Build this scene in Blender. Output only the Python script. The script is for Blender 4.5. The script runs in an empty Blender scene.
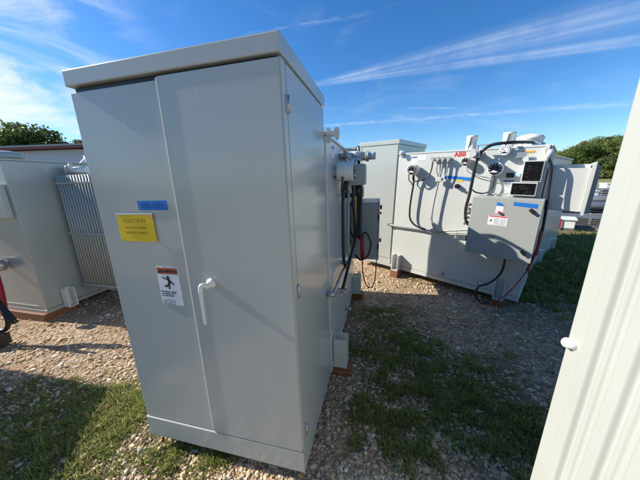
import bpy, bmesh, math, random
import numpy as np
from mathutils import Vector, Matrix, noise
R = math.radians
rnd = random.Random(7)
nr = np.random.default_rng(11)
scene = bpy.context.scene
COL = scene.collection

# ------------------------------------------------------------------ materials
def new_mat(name):
    m = bpy.data.materials.new(name); m.use_nodes = True
    nt = m.node_tree; b = nt.nodes['Principled BSDF']
    return m, nt, b
def lnk(nt, a, b): nt.links.new(a, b)
def paint(name, col, rough=.35, dirt=.12, bump=.02, scale=3.0, metal=0.0, coat=0.0, spec=.5, streak=False):
    """painted sheet steel: slight tone variation, orange peel, faint dust"""
    m, nt, b = new_mat(name)
    tc = nt.nodes.new('ShaderNodeTexCoord')
    n1 = nt.nodes.new('ShaderNodeTexNoise'); n1.inputs['Scale'].default_value = scale*.5; n1.inputs['Detail'].default_value = 3
    lnk(nt, tc.outputs['Object'], n1.inputs['Vector'])
    if streak:
        mp = nt.nodes.new('ShaderNodeMapping'); mp.inputs['Scale'].default_value = (2.2, 2.2, .25)
        lnk(nt, tc.outputs['Object'], mp.inputs['Vector']); lnk(nt, mp.outputs[0], n1.inputs['Vector'])
    mx = nt.nodes.new('ShaderNodeMix'); mx.data_type = 'RGBA'
    mr = nt.nodes.new('ShaderNodeMapRange'); mr.inputs[1].default_value = .35; mr.inputs[2].default_value = .75
    lnk(nt, n1.outputs['Fac'], mr.inputs[0]); lnk(nt, mr.outputs[0], mx.inputs[0])
    mx.inputs[6].default_value = (*col, 1)
    mx.inputs[7].default_value = (col[0]*(1-dirt), col[1]*(1-dirt*1.1), col[2]*(1-dirt*1.4), 1)
    lnk(nt, mx.outputs[2], b.inputs['Base Color'])
    n2 = nt.nodes.new('ShaderNodeTexNoise'); n2.inputs['Scale'].default_value = 1.5; n2.inputs['Detail'].default_value = 2
    lnk(nt, tc.outputs['Object'], n2.inputs['Vector'])
    r = nt.nodes.new('ShaderNodeMapRange'); r.inputs[3].default_value = rough-.02; r.inputs[4].default_value = rough+.03
    lnk(nt, n2.outputs['Fac'], r.inputs[0]); lnk(nt, r.outputs[0], b.inputs['Roughness'])
    b.inputs['Metallic'].default_value = metal
    b.inputs['Specular IOR Level'].default_value = spec
    if coat: b.inputs['Coat Weight'].default_value = coat; b.inputs['Coat Roughness'].default_value = .12
    if bump:
        n3 = nt.nodes.new('ShaderNodeTexNoise'); n3.inputs['Scale'].default_value = 2.3; n3.inputs['Detail'].default_value = 0
        lnk(nt, tc.outputs['Object'], n3.inputs['Vector'])
        bp = nt.nodes.new('ShaderNodeBump'); bp.inputs['Strength'].default_value = bump*4; bp.inputs['Distance'].default_value = .05
        lnk(nt, n3.outputs['Fac'], bp.inputs['Height']); lnk(nt, bp.outputs[0], b.inputs['Normal'])
    return m
def flat(name, col, rough=.5, metal=0., spec=.5):
    m, nt, b = new_mat(name)
    tc = nt.nodes.new('ShaderNodeTexCoord'); n = nt.nodes.new('ShaderNodeTexNoise'); n.inputs['Scale'].default_value = 18
    lnk(nt, tc.outputs['Object'], n.inputs['Vector'])
    mx = nt.nodes.new('ShaderNodeMix'); mx.data_type = 'RGBA'
    mx.inputs[6].default_value = (*[c*.86 for c in col], 1); mx.inputs[7].default_value = (*[min(1, c*1.1) for c in col], 1)
    lnk(nt, n.outputs['Fac'], mx.inputs[0]); lnk(nt, mx.outputs[2], b.inputs['Base Color'])
    b.inputs['Roughness'].default_value = rough; b.inputs['Metallic'].default_value = metal
    b.inputs['Specular IOR Level'].default_value = spec
    return m
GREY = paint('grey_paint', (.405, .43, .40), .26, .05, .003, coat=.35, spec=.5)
GREYT = paint('grey_sun_toned_paint', (.57, .58, .55), .28, .08, .004, coat=.3)  # same paint as the cabinets, sunlight put into a lighter, warmer tone
GREYL = paint('grey_shade_toned_paint', (.41, .43, .39), .26, .10, .004, coat=.3)  # darker copy of the tank grey, the left unit's shade in its colour
GREYD = paint('grey_box_paint', (.36, .38, .35), .42, .08, .01)
GREYF = paint('grey_fin_paint', (.42, .42, .37), .4, .15, 0)
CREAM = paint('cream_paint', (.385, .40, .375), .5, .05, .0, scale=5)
WHITE = paint('white_paint', (.72, .73, .70), .45, .08, 0)
BLACK = flat('black_rubber', (.012, .012, .013), .45)
DIAL = flat('dial_black', (.01, .01, .012), .25)
DARKGL = paint('dark_display', (.008, .007, .007), .3, .5, 0, scale=60, spec=.15)
STEEL = flat('galvanised_steel', (.42, .43, .43), .38, .7)
RED = flat('red_sleeve', (.32, .012, .018), .4)
YEL = flat('yellow_sign_paint', (.82, .56, .010), .45)
YELC = flat('yellow_cable', (.6, .48, .05), .5)
YTXT = flat('faded_print', (.42, .32, .025), .6)
TAPE = flat('blue_tape', (.008, .16, .52), .55)
INK = flat('faint_ink', (.012, .09, .33), .6)
BLK = flat('print_black', (.015, .015, .015), .5)
PAPER = flat('label_white', (.74, .75, .76), .4)
ORED = flat('warning_orange', (.50, .12, .05), .45)
PRED = flat('print_red', (.6, .03, .03), .45)
GTXT = flat('print_grey', (.3, .31, .33), .6)
DMARK = flat('display_mark', (.06, .055, .055), .4)
NAVY = flat('print_navy', (.05, .05, .22), .5)
ORANGE = flat('orange_tag', (.75, .33, .02), .5)
CLEAR = flat('pale_blue_plastic', (.35, .55, .68), .2)
BRICKR = flat('roof_trim_red', (.22, .05, .035), .6)
LAV = paint('pale_wall_paint', (.56, .56, .66), .5, .08, 0, scale=.5)
ROOFG = paint('roof_metal', (.42, .40, .37), .5, .1, 0, scale=.5)
DARKST = paint('dark_steel', (.14, .155, .17), .5, .3, 0, scale=4)

BAG = flat('clear_plastic_bag', (.85, .86, .85), .25); BAG.node_tree.nodes['Principled BSDF'].inputs['Transmission Weight'].default_value = .85
BAG.node_tree.nodes['Principled BSDF'].inputs['IOR'].default_value = 1.08
def wood_mat():
    m, nt, b = new_mat('treated_timber')
    tc = nt.nodes.new('ShaderNodeTexCoord'); mp = nt.nodes.new('ShaderNodeMapping'); mp.inputs['Scale'].default_value = (2, 25, 25)
    n = nt.nodes.new('ShaderNodeTexNoise'); n.inputs['Scale'].default_value = 3; n.inputs['Detail'].default_value = 8
    lnk(nt, tc.outputs['Object'], mp.inputs['Vector']); lnk(nt, mp.outputs[0], n.inputs['Vector'])
    cr = nt.nodes.new('ShaderNodeValToRGB'); cr.color_ramp.elements[0].position = .3; cr.color_ramp.elements[0].color = (.10, .035, .016, 1)
    cr.color_ramp.elements[1].position = .75; cr.color_ramp.elements[1].color = (.34, .14, .065, 1)
    lnk(nt, n.outputs['Fac'], cr.inputs[0]); lnk(nt, cr.outputs[0], b.inputs['Base Color']); b.inputs['Roughness'].default_value = .8
    bp = nt.nodes.new('ShaderNodeBump'); bp.inputs['Strength'].default_value = .5; bp.inputs['Distance'].default_value = .01
    lnk(nt, n.outputs['Fac'], bp.inputs['Height']); lnk(nt, bp.outputs[0], b.inputs['Normal'])
    return m
WOOD = wood_mat()

# ------------------------------------------------------------------ mesh builder
class MB:
    def __init__(s): s.bm = bmesh.new(); s.mats = []
    def mi(s, m):
        if m not in s.mats: s.mats.append(m)
        return s.mats.index(m)
    def _faces(s, fs, m, smooth=False):
        i = s.mi(m)
        for f in fs: f.material_index = i; f.smooth = smooth
    def box(s, x, y, z, m, bev=0.0, mat4=None):
        c = [((i, j, k)) for i in x for j in y for k in z]
        v = [s.bm.verts.new(p) for p in c]
        q = [(0,1,3,2),(4,6,7,5),(0,4,5,1),(2,3,7,6),(0,2,6,4),(1,5,7,3)]
        fs = [s.bm.faces.new([v[a] for a in f]) for f in q]
        s._faces(fs, m)
        if mat4 is not None:
            for w in v: w.co = mat4 @ w.co
        if bev:
            es = list({e for f in fs for e in f.edges})
            r = bmesh.ops.bevel(s.bm, geom=es, offset=bev, segments=2, profile=.6, affect='EDGES')
            s._faces(r['faces'], m)
        return s
    def prism(s, pts, m, axis, a, b):
        """outline pts (2D) extruded along axis from a to b. axis x: pts=(y,z); y: pts=(x,z); z: pts=(x,y)"""
        def P(p, t):
            return {'x': (t, p[0], p[1]), 'y': (p[0], t, p[1]), 'z': (p[0], p[1], t)}[axis]
        A = [s.bm.verts.new(P(p, a)) for p in pts]; B = [s.bm.verts.new(P(p, b)) for p in pts]
        n = len(pts); fs = [s.bm.faces.new(A), s.bm.faces.new(B[::-1])]
        for i in range(n): fs.append(s.bm.faces.new((A[i], B[i], B[(i+1) % n], A[(i+1) % n])))
        s._faces(fs, m); bmesh.ops.recalc_face_normals(s.bm, faces=fs)
        return s
    def cyl(s, p0, p1, r, m, seg=20, r2=None, caps=True):
        p0, p1 = Vector(p0), Vector(p1); r2 = r if r2 is None else r2
        d = (p1-p0).normalized(); u = d.orthogonal().normalized(); w = d.cross(u)
        A, B = [], []
        for i in range(seg):
            a = 2*math.pi*i/seg; o = u*math.cos(a)+w*math.sin(a)
            A.append(s.bm.verts.new(p0+o*r)); B.append(s.bm.verts.new(p1+o*r2))
        side = [s.bm.faces.new((A[i], A[(i+1) % seg], B[(i+1) % seg], B[i])) for i in range(seg)]
        s._faces(side, m, True)
        if caps:
            s._faces([s.bm.faces.new(A[::-1]), s.bm.faces.new(B)], m)
        return s
    def lathe(s, base, axis, prof, m, seg=28):
        base, d = Vector(base), Vector(axis).normalized(); u = d.orthogonal().normalized(); w = d.cross(u)
        rings = []
        for (r, h) in prof:
            rings.append([s.bm.verts.new(base+d*h+(u*math.cos(2*math.pi*i/seg)+w*math.sin(2*math.pi*i/seg))*max(r, .0005)) for i in range(seg)])
        fs = []
        for A, B in zip(rings, rings[1:]):
            fs += [s.bm.faces.new((A[i], A[(i+1) % seg], B[(i+1) % seg], B[i])) for i in range(seg)]
        s._faces(fs, m, True)
        s._faces([s.bm.faces.new(rings[0][::-1]), s.bm.faces.new(rings[-1])], m)
        return s
    def tube(s, pts, r, m, seg=10, sub=6, rr=None):
        pts = [Vector(p) for p in pts]
        if sub > 1 and len(pts) > 2:
            q = []; P = [pts[0]*2-pts[1]]+pts+[pts[-1]*2-pts[-2]]
            for i in range(1, len(P)-2):
                for k in range(sub):
                    t = k/sub; a, b, c, d = P[i-1], P[i], P[i+1], P[i+2]
                    q.append(.5*((2*b)+(c-a)*t+(2*a-5*b+4*c-d)*t*t+(3*b-a-3*c+d)*t**3))
            q.append(pts[-1]); pts = q
        rings = []; u = (pts[1]-pts[0]).orthogonal().normalized()
        for i, p in enumerate(pts):
            d = (pts[min(i+1, len(pts)-1)]-pts[max(i-1, 0)]).normalized()
            u = (u-d*u.dot(d)).normalized(); w = d.cross(u)
            rings.append([s.bm.verts.new(p+(u*math.cos(2*math.pi*k/seg)+w*math.sin(2*math.pi*k/seg))*r) for k in range(seg)])
        fs = []
        for A, B in zip(rings, rings[1:]):
            fs += [s.bm.faces.new((A[k], A[(k+1) % seg], B[(k+1) % seg], B[k])) for k in range(seg)]
        s._faces(fs, m, True)
        s._faces([s.bm.faces.new(rings[0][::-1]), s.bm.faces.new(rings[-1])], m)
        return s
    def text(s, body, size, m, M4, align='LEFT', ext=.0006, bold=0, sx=1.0, shear=0):
        c = bpy.data.curves.new('t', 'FONT'); c.body = body; c.size = size; c.extrude = ext; c.align_x = align
        c.offset = bold; c.shear = shear; c.resolution_u = 3
        o = bpy.data.objects.new('t', c); COL.objects.link(o)
        bpy.context.view_layer.update()
        me = bpy.data.meshes.new_from_object(o.evaluated_get(bpy.context.evaluated_depsgraph_get()))
        me.transform(M4 @ Matrix.Diagonal((sx, 1, 1, 1)))
        n0 = len(s.bm.faces); s.bm.from_mesh(me); s.bm.faces.ensure_lookup_table()
        s._faces([s.bm.faces[i] for i in range(n0, len(s.bm.faces))], m)
        bpy.data.objects.remove(o); bpy.data.curves.remove(c); bpy.data.meshes.remove(me)
        return s
    def build(s, name, parent=None, loc=(0, 0, 0), rot=(0, 0, 0)):
        me = bpy.data.meshes.new(name); s.bm.to_mesh(me); s.bm.free()
        for m in s.mats: me.materials.append(m)
        o = bpy.data.objects.new(name, me); COL.objects.link(o); o.location = loc; o.rotation_euler = rot
        if parent: o.parent = parent
        return o
def root(name, label, cat, loc, rot=(0, 0, 0), group=None):
    o = bpy.data.objects.new(name, None); COL.objects.link(o); o.empty_display_size = .2
    o.location = loc; o.rotation_euler = rot; tag(o, label, cat, group); return o
def tag(o, label, cat=None, group=None, kind=None):
    if label: o['label'] = label
    if cat: o['category'] = cat
    if group: o['group'] = group
    if kind: o['kind'] = kind
    return o
def kids(o): return [c for c in bpy.data.objects if c.parent == o]
def copy_tree(o, parent=None):
    c = o.copy(); COL.objects.link(c); c.parent = parent
    for k in kids(o): copy_tree(k, c)
    return c
# text frames: on the door side (faces -Y) and the control side (faces +X)
def TD(x, y, z): return Matrix.Translation((x, y, z)) @ Matrix.Rotation(R(90), 4, 'X')
def TC(x, y, z): return Matrix.Translation((x, y, z)) @ Matrix.Rotation(R(90), 4, 'Z') @ Matrix.Rotation(R(90), 4, 'X')

# ------------------------------------------------------------------ the transformer
# local axes: +X control side outward, +Y from the doors to the tank end, Z up; origin at the near bottom corner
W = 1.034
def bowtie(mb, y0, y1, z, m):
    pts = [(-.004, .045), (.025, .04), (.045, .018), (.065, .018), (.085, .045), (.11, .035), (.115, 0), (.105, -.03), (.085, -.035), (.065, -.012), (.045, -.012), (.03, -.045), (-.004, -.055)]
    return mb.prism([(x*.75, z+h) for x, h in pts], m, 'y', y0, y1)
def gauge(T, y, z, r, x0=.0, x1=.1, face=DIAL, ring=WHITE):
    g = MB()
    g.cyl((x0, y, z), (x0+.03, y, z), r*.45, GREYT)
    g.lathe((x0+.03, y, z), (1, 0, 0), [(r*.92, 0), (r, .008), (r, x1-x0-.03), (r*.9, x1-x0-.022)], ring)
    o = g.build('gauge', T)
    d = MB(); d.cyl((x1+.0085, y, z), (x1+.0125, y, z), r*.86, face, 24)
    tick = BLK if face is PAPER else PAPER
    for k in range(9):
        a = R(-130+k*32.5); cy, cz = math.sin(a)*r*.68, math.cos(a)*r*.68
        d.box((-.001, .001), (-r*.05, r*.05), (-r*.12, r*.12), tick, 0, Matrix.Translation((x1+.0135, y+cy, z+cz)) @ Matrix.Rotation(-a, 4, 'X'))
    a = R(rnd.uniform(-60, 60))
    d.box((-.001, .001), (-r*.05, r*.05), (-r*.1, r*.62), RED if rnd.random() < .4 else tick, 0, Matrix.Translation((x1+.0145, y, z)) @ Matrix.Rotation(-a, 4, 'X'))
    d.prism([(y-r*.45, z-r*.5), (y+r*.4, z-r*.55), (y+r*.3, z-r*.25), (y-r*.25, z-r*.2)], tick, 'x', x1+.0130, x1+.0141)
    d.build('dial', o)
    return o
def transformer():
    T = root('power_transformer', 'x', 'transformer', (0, 0, 0))
    # cabinet shell (sides, back, top recess)
    c = MB()
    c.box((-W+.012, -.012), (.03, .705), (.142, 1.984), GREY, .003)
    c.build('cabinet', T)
    fp = MB(); fp.box((-W+.03, -.014), (.706, .736), (.14, 1.80), GREYD); fp.build('sun_gap_filler', T)  # added filler that keeps sun from leaking between cabinet and tank
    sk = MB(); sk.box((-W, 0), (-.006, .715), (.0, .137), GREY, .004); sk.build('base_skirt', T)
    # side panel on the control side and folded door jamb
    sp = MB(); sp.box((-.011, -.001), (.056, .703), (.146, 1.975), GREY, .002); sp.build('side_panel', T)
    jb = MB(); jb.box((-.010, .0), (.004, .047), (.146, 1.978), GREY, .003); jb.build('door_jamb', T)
    hd = MB(); hd.box((-W+.02, -.02), (.014, .029), (1.95, 1.983), BLACK); hd.build('lid_gap_shade', T)  # black strip painting the shadow in the slot under the lid
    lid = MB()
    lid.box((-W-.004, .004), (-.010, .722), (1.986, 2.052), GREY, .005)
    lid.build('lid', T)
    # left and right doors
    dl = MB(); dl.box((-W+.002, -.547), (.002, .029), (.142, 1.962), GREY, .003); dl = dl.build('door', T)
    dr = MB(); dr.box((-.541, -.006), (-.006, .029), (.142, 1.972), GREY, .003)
    dr.box((-.5435, -.5395), (-.009, -.004), (.15, 1.965), WHITE, .001)  # white strip paints the grazing sun along the door edge
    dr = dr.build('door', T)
    for z in (1.83, 1.04, .235):
        h = MB(); h.cyl((.004, .05, z-.032), (.004, .05, z+.032), .006, STEEL, 12)
        h.box((.0, .004), (.028, .048), (z-.03, z+.03), STEEL, .001); h.build('hinge', T)
    # scratches left by packing on the doors
    for (dd, x, z) in ((dl, -.76, 1.79), (dr, -.36, 1.86)):
        t = MB(); y = .0019 if dd is dl else -.0061
        t.prism([(x, z), (x+.0015, z), (x+.0015, z+.035), (x, z+.035)], WHITE, 'y', y-.00012, y+.0008)
        t.prism([(x+.004, z), (x+.028, z), (x+.028, z+.0015), (x+.004, z+.0015)], WHITE, 'y', y-.00012, y+.0008)
        tag(t.build('scuff_mark', dd), 'pale angled scuff on the door paint')
    # door handle
    h = MB(); hx, hz = -.447, 1.075
    h.lathe((hx+.03, -.006, hz), (0, -1, 0), [(.024, 0), (.024, .005), (.014, .010), (.012, .04)], WHITE)
    h.tube([(hx+.032, -.036, hz), (hx+.022, -.052, hz+.008), (hx+.010, -.056, hz+.002), (hx+.004, -.054, hz-.028)], .010, WHITE)
    h.prism([(hx-.004, hz-.02), (hx+.012, hz-.02), (hx+.006, hz-.195), (hx-.001, hz-.195)], WHITE, 'y', -.060, -.050)
    h.build('handle', dr)
    # yellow sign, blue tape, warning label on the left door
    s = MB(); y1 = -.010
    s.box((-.906, -.69), (y1, y1+.003), (1.272, 1.405), YEL, .0008)
    s.box((-.906, -.69), (y1-.0015, y1+.003), (1.406, 1.411), PAPER)
    for t, zz, sz, in (('CAUTION', 1.365, .030), ('ISOLATED FROM', 1.335, .017), ('SERVICE SOURCE', 1.310, .017)):
        s.text(t, sz, YTXT, TD(-.80, y1-.0012, zz), 'CENTER')
    for (xx, zz) in ((-.9, 1.28), (-.7, 1.28), (-.9, 1.40), (-.7, 1.40)): s.cyl((xx, y1-.002, zz), (xx, .0015, zz), .003, STEEL, 8)
    tag(s.build('caution_sign', dl), 'faded yellow sign')
    s = MB(); s.prism([(-.770, 1.425), (-.601, 1.425), (-.604, 1.47), (-.773, 1.469)], TAPE, 'y', -.0002, .0016)
    s.text('23A 1723', .034, INK, TD(-.688, -.0006, 1.436), 'CENTER'); s.build('blue_tape', dl)
    s = MB(); s.box((-.737, -.608), (.0002, .0016), (.932, 1.14), PAPER)
    s.box((-.734, -.611), (-.0006, .0012), (1.102, 1.136), ORED)
    s.text('WARNING', .022, BLK, TD(-.664, -.0012, 1.111), 'CENTER', bold=.0005)
    s.prism([(-.729, 1.108), (-.707, 1.108), (-.718, 1.130)], BLK, 'y', -.0012, 0)
    def stroke(a, b, w, y=-.0008):
        a, b = Vector(a), Vector(b); d = (b-a).normalized(); n = Vector((-d.y, d.x))*w/2
        s.prism([tuple(a+n), tuple(b+n), tuple(b-n), tuple(a-n)], BLK, 'y', y, 0)
    bx, bz = -.672, 1.055
    s.prism([(bx-.002+.0085*math.cos(k*math.pi/5), bz+.030+.0085*math.sin(k*math.pi/5)) for k in range(10)], BLK, 'y', -.0012, 0)
    stroke((bx, bz+.022), (bx+.003, bz-.004), .015); stroke((bx+.002, bz-.002), (bx-.022, bz-.022), .009, -.0011)
    stroke((bx+.002, bz-.002), (bx-.004, bz-.034), .009, -.0014); stroke((bx, bz+.016), (bx-.036, bz+.028), .006, -.0017)
    stroke((bx+.002, bz+.016), (bx+.03, bz-.008), .006, -.0020); stroke((bx-.022, bz-.022), (bx-.03, bz-.016), .006, -.0022)
    for k, t in enumerate(('Hazardous voltage.', 'Can shock, burn', 'or cause death.', '', 'Lock out power', 'before opening', 'this equipment.')):
        s.text(t, .0125, BLK if k < 3 else GTXT, TD(-.73, -.0006, 1.003-k*.0115))
    s.build('warning_label', dl)
    # ---- tank
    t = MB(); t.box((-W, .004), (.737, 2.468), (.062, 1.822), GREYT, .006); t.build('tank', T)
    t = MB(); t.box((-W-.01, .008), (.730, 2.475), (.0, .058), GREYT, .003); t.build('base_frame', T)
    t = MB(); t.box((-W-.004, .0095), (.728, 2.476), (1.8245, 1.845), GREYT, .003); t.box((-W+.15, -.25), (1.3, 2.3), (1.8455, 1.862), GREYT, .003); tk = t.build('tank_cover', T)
    # lifting lugs
    for (y, z) in ((.775, 1.835), (2.42, 1.80)): bowtie(MB(), y, y+.03, z, GREYT).build('lifting_lug', T)
    # bushings and manhole on the cover
    for y in (1.57, 2.0):
        b = MB(); b.lathe((-.5, y, 1.86), (0, 0, 1), [(.085, 0), (.085, .02), (.068, .025), (.068, .17), (.072, .175), (.072, .20), (.05, .204)], GREYT)
        b.tube([(-.44, y-.02, 1.87), (-.425, y, 1.97), (-.43, y+.01, 2.03), (-.46, y+.03, 2.06)], .006, BLACK)
        b.build('bushing_well', tk)
    b = MB(); b.lathe((-.5, 2.22, 1.86), (0, 0, 1), [(.16, 0), (.16, .03), (.135, .034), (.13, .09), (.14, .095), (.14, .115), (.115, .14), (.06, .155), (.0, .158)], WHITE, 36)
    for k in range(14):
        a = k*2*math.pi/14; b.cyl((-.5+.148*math.cos(a), 2.22+.148*math.sin(a), 1.89), (-.5+.148*math.cos(a), 2.22+.148*math.sin(a), 1.905), .010, STEEL, 6)
    b.build('manhole_dome', tk)
    # jacking brackets at the foot
    for y in (.80, 2.22):
        b = MB(); b.box((.009, .12), (y, y+.014), (.0, .26), GREYT, .002); b.box((.009, .12), (y+.10, y+.114), (.0, .26), GREYT, .002)
        b.box((.009, .12), (y+.0145, y+.0995), (-.0, .014), GREYT, .002); b.box((.009, .016), (y+.0145, y+.0995), (.0145, .26), GREYT)
        b.build('jacking_bracket', T)
    # gauges
    gauge(T, 1.02, 1.60, .072, .0, .15)
    gauge(T, 1.68, 1.695, .054, .0, .09)
    gauge(T, 2.01, 1.60, .078, .0, .10)
    gauge(T, 2.07, 1.80, .058, .0, .09, PAPER, GREYT)
    # flanged valve at upper middle
    v = MB(); v.cyl((.0, 1.80, 1.77), (.20, 1.80, 1.77), .042, GREYD); v.cyl((.20, 1.80, 1.77), (.215, 1.80, 1.77), .052, GREYD); v.cyl((.216, 1.80, 1.77), (.231, 1.80, 1.77), .052, GREYD)
    v.cyl((.231, 1.80, 1.77), (.30, 1.80, 1.77), .036, GREYT); v.box((.09, .16), (1.76, 1.84), (1.73, 1.82), GREYT, .008)
    v.cyl((.12, 1.80, 1.82), (.12, 1.80, 1.87), .012, STEEL, 10); v.box((.105, .135), (1.78, 1.92), (1.868, 1.878), STEEL, .003)
    v.cyl((.0045, 1.80, 1.77), (.014, 1.80, 1.77), .06, GREYT); v.build('valve', T)
    v = MB(); v.box((.03, .17), (1.14, 1.26), (1.48, 1.63), GREYD, .008); v.cyl((.0, 1.2, 1.55), (.03, 1.2, 1.55), .03, GREYD)
    # connector row
    for y in (1.27, 1.335, 1.40, 1.47):
        v = MB(); v.cyl((.0045, y, 1.74), (.05, y, 1.74), .020, STEEL, 14); v.cyl((.05, y, 1.74), (.085, y, 1.74), .026, GREYD, 14)
        v.cyl((.066, y, 1.735), (.066, y, 1.67), .013, STEEL, 10); v.build('connector', T)
    # conduits
    def cable(pts, r, m, nm='cable'):
        return MB().tube(pts, r, m).build(nm, T)
    cable([(.066, 1.27, 1.67), (.066, 1.265, 1.60), (.075, 1.24, 1.52), (.085, 1.16, 1.46), (.10, 1.08, 1.44), (.10, 1.03, 1.46), (.09, 1.02, 1.52)], .009, BLACK)
    cable([(.066, 1.335, 1.67), (.066, 1.335, 1.59), (.07, 1.37, 1.50)], .008, STEEL, 'conduit')
    cable([(.066, 1.40, 1.67), (.066, 1.40, 1.58), (.07, 1.385, 1.50), (.07, 1.375, 1.40), (.07, 1.35, 1.15), (.07, 1.345, .92), (.07, 1.40, .79), (.07, 1.50, .755)], .012, GREYD, 'conduit')
    cable([(.066, 1.47, 1.67), (.066, 1.468, 1.56), (.07, 1.43, 1.47), (.07, 1.385, 1.44)], .008, STEEL, 'conduit')
    v = MB(); v.box((.05, .09), (1.34, 1.42), (1.44, 1.50), GREYT, .008); v.build('conduit_tee', T)
    cable([(.09, 1.03, 1.53), (.07, 1.03, 1.40), (.07, 1.015, 1.2), (.07, 1.01, 1.02), (.07, 1.03, .88), (.07, 1.12, .79), (.07, 1.27, .755)], .013, BLACK)
    cable([(.08, .95, 1.56), (.07, .955, 1.46), (.07, .99, 1.42), (.07, 1.02, 1.38)], .007, BLACK)
    cable([(.045, .66, .735), (.045, .80, .735), (.045, 1.1, .74), (.06, 1.4, .745), (.07, 1.62, .79), (.08, 1.80, .83), (.09, 1.90, .84)], .014, STEEL, 'conduit')
    cable([(.06, 1.27, .745), (.062, 1.40, .73), (.07, 1.55, .745), (.08, 1.70, .77), (.09, 1.88, .80)], .011, GREYD, 'conduit')
    v = MB(); v.cyl((.0, .665, .735), (.06, .665, .735), .022, STEEL, 12); v.build('conduit_clamp', T)
    v = MB(); v.cyl((.0, 1.35, .75), (.055, 1.35, .75), .02, GREYT, 12); v.build('conduit_clamp', T)
    cable([(-.37, 2.26, 1.91), (-.28, 2.25, 1.905), (-.1, 2.20, 1.895), (.06, 2.12, 1.885), (.10, 2.02, 1.88), (.11, 1.93, 1.865), (.12, 1.85, 1.80), (.125, 1.81, 1.68), (.125, 1.80, 1.5), (.12, 1.79, 1.3), (.11, 1.77, 1.1), (.10, 1.80, .93), (.10, 1.88, .9)], .018, BLACK)
    cable([(.04, 2.0, 1.53), (.06, 2.015, 1.45), (.06, 2.0, 1.36), (.06, 1.93, 1.31), (.06, 1.84, 1.32), (.07, 1.80, 1.35)], .008, BLACK)
    cable([(.04, 1.70, 1.66), (.05, 1.705, 1.60), (.05, 1.73, 1.56), (.05, 1.84, 1.52), (.05, 2.0, 1.48), (.05, 2.15, 1.42)], .005, STEEL)
    cable([(.05, 2.02, 1.31), (.05, 2.1, 1.30), (.05, 2.17, 1.33), (.05, 2.22, 1.38)], .008, STEEL, 'conduit')
    co = MB(); pts = []
    for k in range(60):
        a = k/60*2*math.pi*5; pts.append((.10+.025*math.cos(a), 1.80+.028*math.sin(a), 1.18-.28*k/60))
    co.tube(pts, .007, BLACK, 8, 1); co.build('cable_coil', T)
    # blue tape, tags, lettering
    MB().prism([(1.42, 1.485), (1.78, 1.450), (1.78, 1.495), (1.42, 1.525)], TAPE, 'x', .0035, .006).build('blue_tape', T)
    MB().prism([(1.58, 1.445), (1.66, 1.44), (1.66, 1.465), (1.58, 1.47)], YEL, 'x', .0038, .007).build('yellow_tag', T)
    v = MB(); v.cyl((.004, 1.61, 1.385), (.05, 1.61, 1.385), .03, BLACK, 16); v.cyl((.05, 1.61, 1.385), (.075, 1.61, 1.385), .018, BLACK, 16); v.build('drain_knob', T)
    v = MB(); v.text('ABB', .078, PRED, TC(.0048, 1.515, 1.762), 'LEFT', .001, .003, 1.0); v.build('maker_lettering', T)
    v = MB(); v.box((.0035, .0055), (.90, 1.03), (1.70, 1.785), PAPER); v.box((.0035, .0052), (1.032, 1.15), (1.735, 1.80), PAPER)
    v.box((.0056, .0062), (.94, 1.02), (1.765, 1.782), NAVY); v.build('serial_label', T)
    MB().box((.004, .008), (2.22, 2.33), (1.77, 1.79), ORANGE).build('orange_tag', T)
    v = MB(); v.cyl((.004, 2.19, 1.765), (.06, 2.19, 1.765), .012, STEEL, 10); v.box((.05, .062), (2.17, 2.27), (1.715, 1.775), STEEL, .003, Matrix.Translation((0, 0, 0))); v.cyl((.004, 2.27, 1.70), (.07, 2.27, 1.70), .028, GREYT, 14)
    v.build('pressure_relief', T)
    # instrument boxes with black faces
    for (y0, y1, z0, z1, x1) in ((2.275, 2.435, 1.465, 1.675, .12), (2.20, 2.415, 1.315, 1.445, .14)):
        b = MB(); b.box((.004, x1), (y0-.008, y1+.008), (z0-.008, z1+.008), GREYT, .004); b = b.build('instrument_box', T)
        f = MB(); f.box((x1+.0005, x1+.004), (y0+.004, y1-.004), (z0+.004, z1-.004), DARKGL, .001)
        for k in range(14):
            yy = rnd.uniform(y0+.01, y1-.05); zz = rnd.uniform(z0+.01, z1-.02)
            f.box((x1+.0042, x1+.0049), (yy, yy+rnd.uniform(.01, .04)), (zz, zz+.003), DMARK)
        f.build('black_face', b)
    v = MB(); v.box((.004, .05), (2.12, 2.19), (1.50, 1.555), BLACK, .004); v.box((.005, .04), (2.195, 2.25), (1.51, 1.55), CLEAR, .006); v.build('relay', T)
    v = MB(); v.box((.0035, .005), (2.10, 2.20), (1.36, 1.47), PAPER); v.box((.0052, .006), (2.10, 2.20), (1.452, 1.47), NAVY); v.build('info_label', T)
    v = MB(); v.box((.009, .012), (2.02, 2.12), (.10, .155), GTXT); v.box((.0122, .013), (2.03, 2.11), (.11, .145), PAPER); v.build('name_plate', T)
    v = MB(); v.cyl((.004, 1.57, .12), (.07, 1.57, .12), .016, STEEL, 10); v.box((.05, .065), (1.53, 1.61), (.112, .128), STEEL, .003); v.build('drain_valve', T)
    # control box
    b = MB(); b.box((.03, .335), (1.885, 2.515), (.615, 1.285), GREYD, .006)
    b.box((.0045, .03), (2.0, 2.42), (.75, 1.15), GREYD); cb = b.build('control_box', T)
    b = MB(); b.box((.336, .352), (1.882, 2.518), (.612, 1.288), GREYD, .006); cd = b.build('box_door', T)
    for (y, z) in ((2.44, 1.17), (2.44, .72)):
        k = MB(); k.box((-.008, .018), (-.03, .03), (-.016, .016), BLACK, .007, Matrix.Translation((.362, y, z)) @ Matrix.Rotation(R(-45), 4, 'X')); k.build('latch', cd)
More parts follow.
